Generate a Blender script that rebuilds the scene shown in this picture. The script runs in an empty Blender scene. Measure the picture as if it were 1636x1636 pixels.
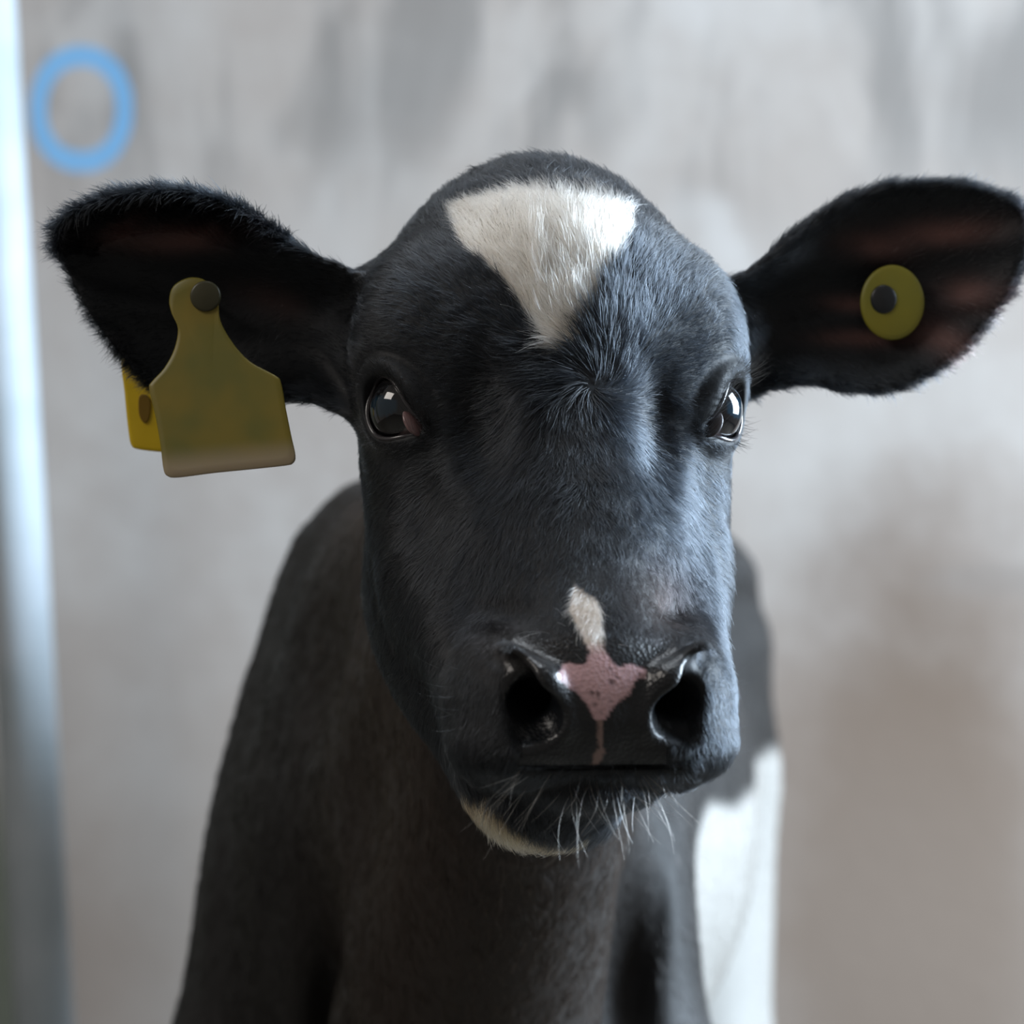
import bpy, math, time
import numpy as np
from mathutils import Vector, Matrix
T0 = time.time()
scene = bpy.context.scene
col = scene.collection
H0 = 0.95            # height of the lens above the floor
D = 1.25             # lens to the plane of the eyes
K = 0.000275         # metres per pixel in that plane

# ------------------------------------------------------------------ camera
cam_d = bpy.data.cameras.new('camera')
cam_d.sensor_width = 36; cam_d.sensor_fit = 'HORIZONTAL'
cam_d.lens = 36 * D / (K * 1636)
cam_d.clip_start = 0.05; cam_d.clip_end = 50
cam_d.dof.use_dof = True
cam_d.dof.focus_distance = D - 0.035
cam_d.dof.aperture_fstop = cam_d.lens / 13.5
cam = bpy.data.objects.new('camera', cam_d); col.objects.link(cam)
cam.location = (0, -D, H0); cam.rotation_euler = (math.pi / 2, 0, 0)
scene.camera = cam

# ------------------------------------------------------------------ world, lights, exposure
w = bpy.data.worlds.new('barn_air'); scene.world = w; w.use_nodes = True
bg = w.node_tree.nodes['Background']
bg.inputs[0].default_value = (1.0, 0.93, 0.87, 1); bg.inputs[1].default_value = 0.15

def area(name, loc, target, size, size_y, power, colr):
    d = bpy.data.lights.new(name, 'AREA'); d.shape = 'RECTANGLE'
    d.size = size; d.size_y = size_y; d.energy = power; d.color = colr
    o = bpy.data.objects.new(name, d); col.objects.link(o)
    o.location = (loc[0], loc[1], loc[2] + H0)
    v = Vector(target) - Vector(loc)
    o.rotation_euler = v.to_track_quat('-Z', 'Y').to_euler()
    return o
area('window_daylight', (1.65, 0.42, 0.42), (0.05, 0.22, -0.1), 0.9, 1.2, 138, (0.70, 0.85, 1.0))
area('skylight', (-0.1, 0.34, 1.9), (0.0, 0.4, 0.0), 1.5, 0.9, 20, (0.86, 0.93, 1.0))
area('warm_fill_left', (-1.5, -0.65, 1.15), (0, 0.1, 0.0), 0.9, 0.6, 11, (1.0, 0.93, 0.86))  # unseen warm fill lamp added at the upper left, no door there

scene.view_settings.view_transform = 'Standard'
scene.view_settings.look = 'None'
scene.view_settings.gamma = 1
scene.view_settings.exposure = 0.0
scene.view_settings.use_curve_mapping = False

# ------------------------------------------------------------------ node helpers
def new_mat(name):
    m = bpy.data.materials.new(name); m.use_nodes = True
    nt = m.node_tree; b = nt.nodes['Principled BSDF']
    return m, nt, b
def N(nt, typ, **kw):
    n = nt.nodes.new(typ)
    for k_, v in kw.items(): setattr(n, k_, v)
    return n
def simple(name, colr, rough=0.5, **ins):
    m, nt, b = new_mat(name)
    b.inputs['Base Color'].default_value = (*colr, 1)
    b.inputs['Roughness'].default_value = rough
    for k_, v in ins.items(): b.inputs[k_.replace('_', ' ')].default_value = v
    return m
def tag(o, label=None, cat=None, group=None, kind=None):
    if label: o['label'] = label
    if cat: o['category'] = cat
    if group: o['group'] = group
    if kind: o['kind'] = kind
    return o
def mesh_obj(name, verts, faces, mat, parent=None, smooth=True):
    me = bpy.data.meshes.new(name); me.from_pydata([tuple(v) for v in verts], [], faces)
    me.update()
    o = bpy.data.objects.new(name, me); col.objects.link(o)
    if mat: me.materials.append(mat)
    if smooth: me.polygons.foreach_set('use_smooth', [True] * len(me.polygons))
    if parent: o.parent = parent
    return o

# ------------------------------------------------------------------ setting
YW = 1.62
def wall_material():
    m, nt, b = new_mat('stained_concrete')
    L = nt.links.new
    tc = N(nt, 'ShaderNodeTexCoord'); sep = N(nt, 'ShaderNodeSeparateXYZ'); L(tc.outputs['Object'], sep.inputs[0])
    def noise(scale, det, rough, vec=None, dist=0.0):
        n = N(nt, 'ShaderNodeTexNoise'); n.inputs['Scale'].default_value = scale; n.inputs['Detail'].default_value = det
        n.inputs['Roughness'].default_value = rough; n.inputs['Distortion'].default_value = dist
        L(vec or tc.outputs['Object'], n.inputs['Vector']); return n.outputs['Fac']
    def mp(sock, a, b_, c=0.0, d=1.0):
        n = N(nt, 'ShaderNodeMapRange'); L(sock, n.inputs[0]); n.interpolation_type = 'SMOOTHSTEP'
        for i, v in enumerate((a, b_, c, d)): n.inputs[i + 1].default_value = v
        return n.outputs[0]
    def mth(op, a, b_=None, c=None):
        n = N(nt, 'ShaderNodeMath', operation=op)
        for i, s in enumerate((a, b_, c)):
            if s is None: continue
            if isinstance(s, (int, float)): n.inputs[i].default_value = s
            else: L(s, n.inputs[i])
        return n.outputs[0]
    def mix(f, a, b_):
        n = N(nt, 'ShaderNodeMix', data_type='RGBA')
        if isinstance(f, (int, float)): n.inputs[0].default_value = f
        else: L(f, n.inputs[0])
        for i, s in ((6, a), (7, b_)):
            if isinstance(s, tuple): n.inputs[i].default_value = (*s, 1)
            else: L(s, n.inputs[i])
        return n.outputs[2]
    base = mix(mp(noise(5, 4, .6), .35, .7), (.335, .292, .262), (.405, .37, .343))
    # vertical streaks and darker blotches in the upper part
    mpn = N(nt, 'ShaderNodeMapping'); mpn.inputs['Scale'].default_value = (9, 1, 3.2); L(tc.outputs['Object'], mpn.inputs[0])
    bl = mth('MULTIPLY', mp(noise(1.0, 3, .6, mpn.outputs[0], .4),   .42, .62), mp(sep.outputs['Z'], .22, .42))
    c1 = mix(mth('MULTIPLY', bl, .75), base, (.17, .155, .142))
    mpl = N(nt, 'ShaderNodeMapping'); mpl.inputs['Scale'].default_value = (6, 1, 4); mpl.inputs['Location'].default_value = (3.1, 0, 1.7); L(tc.outputs['Object'], mpl.inputs[0])
    lt = mth('MULTIPLY', mp(noise(1.3, 2, .5, mpl.outputs[0]), .56, .74), mp(sep.outputs['Z'], .12, .3))
    c2 = mix(mth('MULTIPLY', lt, .55), c1, (.50, .475, .455))
    # brown muck rubbed on the lower right of the wall
    dx = mth('SUBTRACT', sep.outputs['X'], .40); dz = mth('SUBTRACT', sep.outputs['Z'], -.40)
    rr = mth('SQRT', mth('ADD', mth('MULTIPLY', mth('MULTIPLY', dx, dx), 5.0), mth('MULTIPLY', dz, dz)))
    rr = mth('ADD', rr, mth('MULTIPLY', mth('SUBTRACT', noise(6, 4, .6), .5), .34))
    c3 = mix(mth('MULTIPLY', mp(rr, .62, .16), .95), c2, (.120, .080, .054))
    zlow = mth('ADD', sep.outputs['Z'], mth('MULTIPLY', noise(4, 3, .6), .1))
    c3 = mix(mth('MULTIPLY', mp(zlow, .05, -.42), .5), c3, (.30, .235, .19))
    # small smear at mid right
    dx = mth('SUBTRACT', sep.outputs['X'], .49); dz = mth('SUBTRACT', sep.outputs['Z'], -.068)
    r2 = mth('SQRT', mth('ADD', mth('MULTIPLY', mth('MULTIPLY', dx, dx), .35), mth('MULTIPLY', mth('MULTIPLY', dz, dz), 6.0)))
    c4 = mix(mth('MULTIPLY', mp(r2, .06, .02), .45), c3, (.2, .17, .15))
    # shade at the lower left beyond the post, painted in as green-black
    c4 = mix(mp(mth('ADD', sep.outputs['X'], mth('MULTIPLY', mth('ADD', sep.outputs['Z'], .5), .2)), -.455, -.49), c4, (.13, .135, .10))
    # the painted blue zero
    cx, cz = (130 - 818) * K * (D + YW) / D, (818 - 174) * K * (D + YW) / D
    dx = mth('DIVIDE', mth('SUBTRACT', sep.outputs['X'], cx), .0435); dz = mth('DIVIDE', mth('SUBTRACT', sep.outputs['Z'], cz), .0535)
    ex = mth('SQRT', mth('ADD', mth('POWER', mth('ABSOLUTE', dx), 2.15), mth('POWER', mth('ABSOLUTE', dz), 2.15)))
    ring = mth('ABSOLUTE', mth('SUBTRACT', ex, 1.0))
    ring = mth('ADD', ring, mth('MULTIPLY', mth('SUBTRACT', noise(60, 3, .6), .5), .07))
    c5 = mix(mth('MULTIPLY', mp(ring, .25, .17), .93), c4, (.15, .35, .57))
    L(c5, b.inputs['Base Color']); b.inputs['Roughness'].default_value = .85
    bp = N(nt, 'ShaderNodeBump'); bp.inputs['Strength'].default_value = .25; bp.inputs['Distance'].default_value = .004
    L(noise(38, 6, .65), bp.inputs['Height']); L(bp.outputs[0], b.inputs['Normal'])
    return m
def box(name, x0, x1, y0, y1, z0, z1, mat):
    vs = [(x, y, z) for x in (x0, x1) for y in (y0, y1) for z in (z0, z1)]
    fs = [(0, 1, 3, 2), (4, 6, 7, 5), (0, 4, 5, 1), (2, 3, 7, 6), (0, 2, 6, 4), (1, 5, 7, 3)]
    return mesh_obj(name, vs, fs, mat, None, False)
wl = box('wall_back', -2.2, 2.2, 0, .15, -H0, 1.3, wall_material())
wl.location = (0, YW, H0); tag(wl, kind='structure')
def floor_material():
    m, nt, b = new_mat('barn_floor')
    n = N(nt, 'ShaderNodeTexNoise'); n.inputs['Scale'].default_value = 7; n.inputs['Detail'].default_value = 6
    r = N(nt, 'ShaderNodeValToRGB'); r.color_ramp.elements[0].color = (.05, .042, .034, 1); r.color_ramp.elements[1].color = (.16, .135, .105, 1)
    tc = N(nt, 'ShaderNodeTexCoord')
    nt.links.new(tc.outputs['Object'], n.inputs['Vector']); nt.links.new(n.outputs['Fac'], r.inputs[0]); nt.links.new(r.outputs[0], b.inputs['Base Color'])
    b.inputs['Roughness'].default_value = .9
    return m
fl = box('floor', -2.2, 2.2, -2.6, YW + .15, -.1, 0, floor_material()); tag(fl, kind='structure')

# ------------------------------------------------------------------ pale pipe at the left
def pipe_material():
    m, nt, b = new_mat('pale_blue_paint')
    n = N(nt, 'ShaderNodeTexNoise'); n.inputs['Scale'].default_value = 9; n.inputs['Detail'].default_value = 5
    r = N(nt, 'ShaderNodeValToRGB'); r.color_ramp.elements[0].position = .3; r.color_ramp.elements[1].position = .6
    r.color_ramp.elements[0].color = (.40, .47, .51, 1); r.color_ramp.elements[1].color = (.54, .60, .65, 1)
    tc = N(nt, 'ShaderNodeTexCoord')
    nt.links.new(tc.outputs['Object'], n.inputs['Vector']); nt.links.new(n.outputs['Fac'], r.inputs[0]); nt.links.new(r.outputs[0], b.inputs['Base Color'])
    b.inputs['Roughness'].default_value = .55
    return m
def pipe():
    yp = 1.42; f = K * (D + yp) / D
    def cx(py): return (25 + 95 * py / 1636 - 49 - 818) * f
    z0, z1 = -H0, 1.25
    p = lambda z: cx(818 - z / f)
    r = 48 * f; n = 48; vs = []; fs = []
    for z in (z0, z1):
        for i in range(n):
            a = 2 * math.pi * i / n
            vs.append((p(z) + r * math.cos(a) - p(z0), r * math.sin(a), z - z0))
    for i in range(n): fs.append((i, (i + 1) % n, n + (i + 1) % n, n + i))
    fs.append(tuple(range(n - 1, -1, -1))); fs.append(tuple(range(n, 2 * n)))
    o = mesh_obj('steel_post', vs, fs, pipe_material())
    for q in o.data.polygons: q.use_smooth = len(q.vertices) == 4
    o.location = (p(z0), yp, 0)
    tag(o, 'pale blue-white painted round steel post leaning slightly beside the concrete wall', 'post')
pipe()

# ------------------------------------------------------------------ implicit modelling tools
def smin(a, b, k):
    h = np.maximum(k - np.abs(a - b), 0) / k
    return np.minimum(a, b) - h * h * k * .25
def smax(a, b, k): return -smin(-a, -b, k)
def ell(P, c, r, rot=None, mirror=False):
    x = np.abs(P[:, 0]) if mirror else P[:, 0]
    q = np.stack([x - c[0], P[:, 1] - c[1], P[:, 2] - c[2]], 1)
    if rot is not None:
        q = q @ np.array(Matrix.Rotation(rot[1], 3, rot[0]), dtype=np.float32)
    r = np.array(r, np.float32)
    k0 = np.linalg.norm(q / r, axis=1); k1 = np.linalg.norm(q / (r * r), axis=1) + 1e-9
    return k0 * (k0 - 1) / k1
def rc(P, a, b, ra, rb, mirror=False):
    x = np.abs(P[:, 0]) if mirror else P[:, 0]
    a = np.array(a, np.float32); b = np.array(b, np.float32); d = b - a
    q = np.stack([x - a[0], P[:, 1] - a[1], P[:, 2] - a[2]], 1)
    t = np.clip(q @ d / (d @ d), 0, 1)
    return np.linalg.norm(q - t[:, None] * d, axis=1) - (ra + (rb - ra) * t)
def poly_sd(u, v, poly):
    """signed distance (negative inside) of 2D points to a closed polygon"""
    poly = np.asarray(poly, np.float32); n = len(poly)
    dmin = np.full(u.shape, 1e9, np.float32); inside = np.zeros(u.shape, bool)
    for i in range(n):
        x0, y0 = poly[i]; x1, y1 = poly[(i + 1) % n]
        ex, ey = x1 - x0, y1 - y0
        t = np.clip(((u - x0) * ex + (v - y0) * ey) / (ex * ex + ey * ey + 1e-12), 0, 1)
        dmin = np.minimum(dmin, (u - x0 - t * ex) ** 2 + (v - y0 - t * ey) ** 2)
        c = (y0 > v) != (y1 > v)
        with np.errstate(divide='ignore', invalid='ignore'):
            xi = (x1 - x0) * (v - y0) / (y1 - y0 if y1 != y0 else 1e-9) + x0
        inside ^= c & (u < xi)
    d = np.sqrt(dmin); return np.where(inside, -d, d)
def catmull(pts, n=6, closed=True):
    pts = [np.array(p, float) for p in pts]; m = len(pts); out = []
    for i in range(m if closed else m - 1):
        g = (lambda j: pts[j % m]) if closed else (lambda j: pts[min(max(j, 0), m - 1)])
        p0, p1, p2, p3 = g(i - 1), g(i), g(i + 1), g(i + 2)
        for s in range(n):
            t = s / n
            out.append(.5 * ((2 * p1) + (-p0 + p2) * t + (2 * p0 - 5 * p1 + 4 * p2 - p3) * t * t + (-p0 + 3 * p1 - 3 * p2 + p3) * t ** 3))
    if not closed: out.append(pts[-1])
    return out
rng = np.random.default_rng(7)
def vnoise(P, scale, seed=0):
    """cheap smooth value noise, -1..1"""
    q = P * scale + seed * 17.31; i = np.floor(q).astype(np.int64); f = (q - i).astype(np.float32); f = f * f * (3 - 2 * f)
    def h(a, b, c):
        v = (a * 374761393 + b * 668265263 + c * 2147483647 + seed * 1274126177) & 0xffffffff
        v = ((v ^ (v >> 13)) * 1274126177) & 0xffffffff
        return ((v ^ (v >> 16)) & 0xffff).astype(np.float32) / 32767.5 - 1
    r = 0
    for dx in (0, 1):
        for dy in (0, 1):
            for dz in (0, 1):
                wt = (f[:, 0] if dx else 1 - f[:, 0]) * (f[:, 1] if dy else 1 - f[:, 1]) * (f[:, 2] if dz else 1 - f[:, 2])
                r = r + wt * h(i[:, 0] + dx, i[:, 1] + dy, i[:, 2] + dz)
    return r

# head frame: turned by PSI towards the viewer's right
PSI = math.radians(8.5); CP, SP = math.cos(PSI), math.sin(PSI); HX = 0.0195
def to_head(P):
    x = P[:, 0] - HX; y = P[:, 1]
    return np.stack([x * CP + y * SP, -x * SP + y * CP, P[:, 2]], 1)
def from_head(Q):
    Q = np.atleast_2d(Q)
    return np.stack([HX + Q[:, 0] * CP - Q[:, 1] * SP, Q[:, 0] * SP + Q[:, 1] * CP, Q[:, 2]], 1)
def LH(px, py, Y):
    """head-frame point of a spot on the face known to lie at head depth Y"""
    a = (px - 818) * K; X = (a * (1 + Y * CP / D) - HX + Y * SP) / (CP - a * SP / D)
    y = X * SP + Y * CP
    return np.array([X, Y, (818 - py) * K * (1 + y / D)])
def LW(px, py, y):
    s = K * (1 + y / D); return np.array([(px - 818) * s, y, (818 - py) * s])
# body frame
PB = math.radians(9.0); CB, SB = math.cos(PB), math.sin(PB); BX, BY = -0.045, 0.50
def to_body(P):
    x = P[:, 0] - BX; y = P[:, 1] - BY
    return np.stack([x * CB - y * SB, x * SB + y * CB, P[:, 2]], 1)

# eyes (head frame, right-hand side; mirrored)
EYE_R = 0.0175
EYE_N = np.array([0.80, -0.59, 0.05]); EYE_N /= np.linalg.norm(EYE_N)
EYE_S = np.array([0.0775, -0.012, 0.0455])
EYE_C = EYE_S - EYE_R * EYE_N
E1 = np.cross(EYE_N, [0, 0, 1.0]); E1 /= np.linalg.norm(E1)      # towards the nose
if E1[0] > 0: E1 = -E1
E2 = np.cross(E1, EYE_N); E2 *= np.sign(E2[2])
LID = catmull([(-.0150, .0075), (-.0085, .0128), (.0010, .0128), (.0090, .0070), (.0150, -.0035), (.0168, -.0100),
               (.0080, -.0130), (-.0010, -.0138), (-.0095, -.0110), (-.0145, -.0030)], 5)

NOSE_Y = -.122
nA = LH(824, 1066, NOSE_Y); nB = LH(864, 1146, NOSE_Y); nC = LH(846, 1172, NOSE_Y)
nA[0] = abs(nA[0]); nB[0] = abs(nB[0]); nC[0] = abs(nC[0])
def gauss(Q, c, s, mirror=True):
    x = np.abs(Q[:, 0]) if mirror else Q[:, 0]
    return np.exp(-(((x - c[0]) / s[0]) ** 2 + ((Q[:, 1] - c[1]) / s[1]) ** 2 + ((Q[:, 2] - c[2]) / s[2]) ** 2))
def f_head(Q):
    f = ell(Q, (0, .055, .074), (.078, .085, .087))                         # cranium
    f = smin(f, ell(Q, (0, .002, .065), (.060, .040, .062)), .03)           # forehead
    f = smin(f, ell(Q, (.0595, .016, .070), (.0285, .034, .044), mirror=True), .022)  # brow
    f = smin(f, ell(Q, (.0485, .040, -.002), (.0305, .060, .088), ('X', math.radians(-24)), True), .03)  # cheek
    f = smin(f, rc(Q, (0, .000, .040), (0, -.078, -.060), .046, .036), .03)   # bridge of the nose
    f = smin(f, rc(Q, (.028, .010, .0), (.022, -.058, -.080), .041, .033, True), .025)
    f = smin(f, smin(rc(Q, (-.034, .075, -.045), (-.022, -.040, -.112), .040, .026), rc(Q, (.034, .075, -.045), (.010, -.040, -.100), .040, .022), .02), .025)  # jaw
    f = smin(f, ell(Q, (0, -.080, -.076), (.052, .042, .036)), .022)           # muzzle
    f = smin(f, ell(Q, (.0345, -.090, -.080), (.0225, .029, .031), mirror=True), .014)   # wings of the nose
    f = smin(f, rc(Q, (.042, -.005, -.030), (.0330, -.080, -.074), .031, .020, True), .016)
    f = smin(f, ell(Q, (0, -.099, -.080), (.036, .0255, .030)), .010)          # pad
    f = smin(f, ell(Q, (.030, -.094, -.094), (.028, .027, .0145), mirror=True), .010)   # upper lip corners
    # rims curling over the nostrils
    f = smin(f, rc(Q, nA + [.003, .004, .005], nA * .55 + nB * .45 + [-.0065, -.001, .003], .0055, .0055, True), .007)
    f = smin(f, rc(Q, nA * .55 + nB * .45 + [-.0065, -.001, .003], nB + [-.0085, .002, -.002], .0055, .0050, True), .007)
    # hollows
    f = f + .0085 * gauss(Q, (.036, -.045, .040), (.012, .035, .024))          # hollow inside the inner corner of the eye
    f = f + .0020 * gauss(Q, (.0, -.045, .085), (.016, .04, .030))            # dip between the brows
    f = f + .0045 * gauss(Q, (.058, -.020, .006), (.012, .02, .025))          # below the eye
    f = f - .0030 * gauss(Q, (.040, -.040, -.012), (.010, .03, .028))         # facial crest
    f = f + .0040 * gauss(Q, (.034, -.088, -.042), (.012, .02, .008))         # above the wings
    # nostrils
    n = rc(Q, nA + [0, -.002, 0], nB + [.001, -.002, 0], .0042, .0080, True)
    n = smin(n, rc(Q, nB + [.001, -.001, 0], nC + [.002, .0, .001], .0075, .0052, True), .006)
    n = smin(n, rc(Q, nA + [.004, .004, .002], nA + [.009, .012, .007], .0040, .002, True), .006)
    n = smin(n, rc(Q, nB * .7 + nA * .3 + [.001, .004, 0], nB + [-.004, .035, .012], .0085, .006, True), .006)
    f = smax(f, -n, .004)
    # mouth: lower lip and chin behind a slit
    zm = LH(950, 1228, NOSE_Y)[2]
    lip = ell(Q, (.0, -.082, zm - .0090), (.0310, .0285, .0125))
    lip = smin(lip, ell(Q, (-.012, -.050, zm - .018), (.031, .036, .021)), .010)
    f = smax(f, -(np.abs(Q[:, 2] - zm - .012 * np.minimum(np.abs(Q[:, 0]) / .05, 1) ** 3 * 0) - .0006) * 1.0 - 10.0 * np.maximum(Q[:, 1] + .088, 0) - 10 * np.maximum(np.abs(Q[:, 0]) - .033, 0), .0015)
    f = smin(f, smax(lip, Q[:, 2] - zm + .0012, .002), .003)
    # eye: lids then opening
    x = np.abs(Q[:, 0]); dq = np.stack([x - EYE_C[0], Q[:, 1] - EYE_C[1], Q[:, 2] - EYE_C[2]], 1)
    de = np.linalg.norm(dq, axis=1)
    f = smin(f, de - EYE_R - .0026, .010)
    a = dq @ E1; b_ = dq @ E2; cdp = dq @ EYE_N
    near = de < .05
    g = np.full(len(Q), .05, np.float32)
    if near.any(): g[near] = poly_sd(a[near], b_[near], LID)
    gw = np.clip(b_ / .010 + .25, 0, 1) * (cdp > 0)
    f = f - .0012 * np.exp(-((g - .0055) / .0024) ** 2) * gw + .0014 * np.exp(-((g - .0105) / .0024) ** 2) * gw
    gl = np.clip(-b_ / .010, 0, 1) * (cdp > 0)
    f = f - .0004 * np.exp(-((g - .0035) / .002) ** 2) * gl + .0003 * np.exp(-((g - .0085) / .0022) ** 2) * gl
    g = np.maximum(g, -cdp + .002)
    f = smax(f, -g, .0022)
    f = smax(f, -(de - EYE_R + .0006) - 10 * np.maximum(g + .0, 0) * 0, 1e-5) if False else f
    return f

EAR_L = catmull([(600, 470), (560, 432), (520, 415), (470, 392), (420, 350), (360, 318), (285, 303), (205, 308), (140, 326), (100, 350),
                 (87, 385), (100, 440), (140, 512), (190, 578), (235, 622), (290, 655), (360, 660), (430, 640), (490, 640), (545, 662), (600, 660)], 3)
EAR_R = catmull([(1140, 470), (1185, 436), (1235, 398), (1290, 352), (1365, 308), (1440, 290), (1530, 289), (1600, 305), (1640, 335),
                 (1648, 380), (1632, 440), (1590, 508), (1530, 568), (1470, 608), (1410, 626), (1330, 620), (1280, 610), (1235, 620), (1190, 640), (1150, 620)], 3)
YEL, YER = .030, .072
EL = [LW(p[0], p[1], YEL)[[0, 2]] for p in EAR_L]; ER = [LW(p[0], p[1], YER)[[0, 2]] for p in EAR_R]
def ear(P, poly, y0, side):
    u, v, y = P[:, 0], P[:, 2], P[:, 1]
    out = np.full(len(P), .06, np.float32)
    m = (u * side > .03) & (np.abs(y - y0) < .09) & (v > .0) & (v < .2)
    if not m.any(): return out
    u, v, y = u[m], v[m], y[m]
    d = poly_sd(u, v, poly)
    if side < 0: d = d + .0018 * np.clip((-u - .10) / .03, 0, 1)
    di = np.maximum(-d, 0)
    tt = np.clip((np.abs(u) - .07) / .15, 0, 1)                # 0 at the base, 1 at the tip
    dep = .034 * (1 - tt) + .016 * tt
    mid = y0 + dep * (1 - np.exp(-di / .016)) - .010 * (1 - tt)
    if side < 0:     # upper rim of this ear rolls forward over the cup
        mid = mid - .020 * np.clip((v - .108) / .03, 0, 1) * np.exp(-(di / .016) ** 2)
    # ribs of the cartilage
    cv = (v - (.10 + .02 * tt)) / .045
    mid = mid - .0035 * np.exp(-((cv - .15) / .16) ** 2) * np.clip(di / .01, 0, 1) - .003 * np.exp(-((cv + .45) / .14) ** 2) * np.clip(di / .01, 0, 1)
    sh = (np.abs(y - mid) - (.0030 + .004 * (1 - tt))) * .62
    out[m] = smax(d, sh, .005)
    return out
def f_body(P, B):
    f = ell(B, (0, .05, -.235), (.140, .20, .235))
    f = smin(f, ell(B, (0, .10, -.05), (.055, .17, .075)), .06)
    f = smin(f, rc(B, (.048, .07, -.045), (.108, -.01, -.36), .060, .064, True), .05)
    f = smin(f, rc(B, (.108, -.01, -.36), (.10, .03, -.60), .060, .034, True), .03)
    f = smin(f, rc(B, (.10, .03, -.60), (.095, .02, -.90), .030, .024, True), .02)
    f = smin(f, rc(B, (.095, .015, -.90), (.095, .0, -.925), .026, .030, True), .01)
    f = smin(f, ell(B, (0, .40, -.235), (.165, .42, .215)), .06)
    f = smin(f, ell(B, (0, .66, -.165), (.160, .18, .155)), .05)
    f = smin(f, ell(B, (.075, .62, -.082), (.085, .14, .080), mirror=True), .04)
    f = smin(f, rc(B, (.075, .70, -.24), (.10, .66, -.46), .088, .060, True), .04)
    f = smin(f, rc(B, (.10, .66, -.46), (.09, .79, -.62), .052, .030, True), .03)
    f = smin(f, rc(B, (.09, .79, -.62), (.09, .74, -.90), .028, .024, True), .02)
    f = smin(f, rc(B, (.09, .735, -.90), (.09, .72, -.925), .026, .030, True), .01)
    f = smin(f, rc(P, (-.018, .335, -.20), (-.022, .36, -.46), .076, .070), .028)
    for cx, cy, cz, sx, sz, am in ((-.092, .345, -.285, .020, .060, .055), (.062, .36, -.275, .022, .065, .060)):
        f = f + am * np.exp(-(((P[:, 0] - cx) / sx) ** 2 + ((P[:, 1] - cy) / .10) ** 2 + ((P[:, 2] - cz) / sz) ** 2))
    f = f + .022 * np.exp(-(((P[:, 0] - .20) / .05) ** 2 + ((P[:, 1] - .98) / .14) ** 2 + ((P[:, 2] + .075) / .022) ** 2))
    m = (P[:, 1] > .14) & (P[:, 1] < .75) & (np.abs(f) < .05)
    if m.any():
        Pm = P[m] * np.array([34, 12, 8], np.float32)
        f[m] += (.0042 * vnoise(Pm, 1.0, 31) + .0022 * vnoise(Pm, 2.1, 32)) * np.clip((P[m, 1] - .14) / .08, 0, 1) * np.clip((.75 - P[m, 1]) / .2, 0, 1)
    return f
def F(P):
    P = P.astype(np.float32)
    Q = to_head(P); B = to_body(P)
    f = np.full(len(P), 1.0, np.float32)
    fb = f_body(P, B)
    nk = rc(P, (.022, .105, .035), (-.03, .46, -.07), .066, .085)
    nk = smin(nk, rc(P, (.022, .10, -.015), (-.035, .44, -.19), .062, .095), .04)
    nk = smin(nk, rc(P, (.020, .095, -.060), (-.028, .34, -.29), .046, .074), .04)
    f = smin(fb, nk, .05)
    near = (P[:, 1] < .28) & (P[:, 2] > -.28) & (np.abs(P[:, 0] - HX) < .2)
    fh = np.full(len(P), .08, np.float32)
    if near.any():
        fh[near] = f_head(Q[near])
    f = smin(f, fh, .02)
    base = smin(rc(P, LW(600, 540, .060), LW(520, 535, .070), .031, .026), rc(P, LW(1150, 545, .095), LW(1225, 525, .120), .026, .018), .002)
    base = smax(base, .015 - P[:, 1], .02)
    f = smin(f, base, .020)
    f = smin(f, ear(P, EL, YEL, -1), .008)
    f = smin(f, ear(P, ER, YER, 1), .008)
    return f

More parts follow.
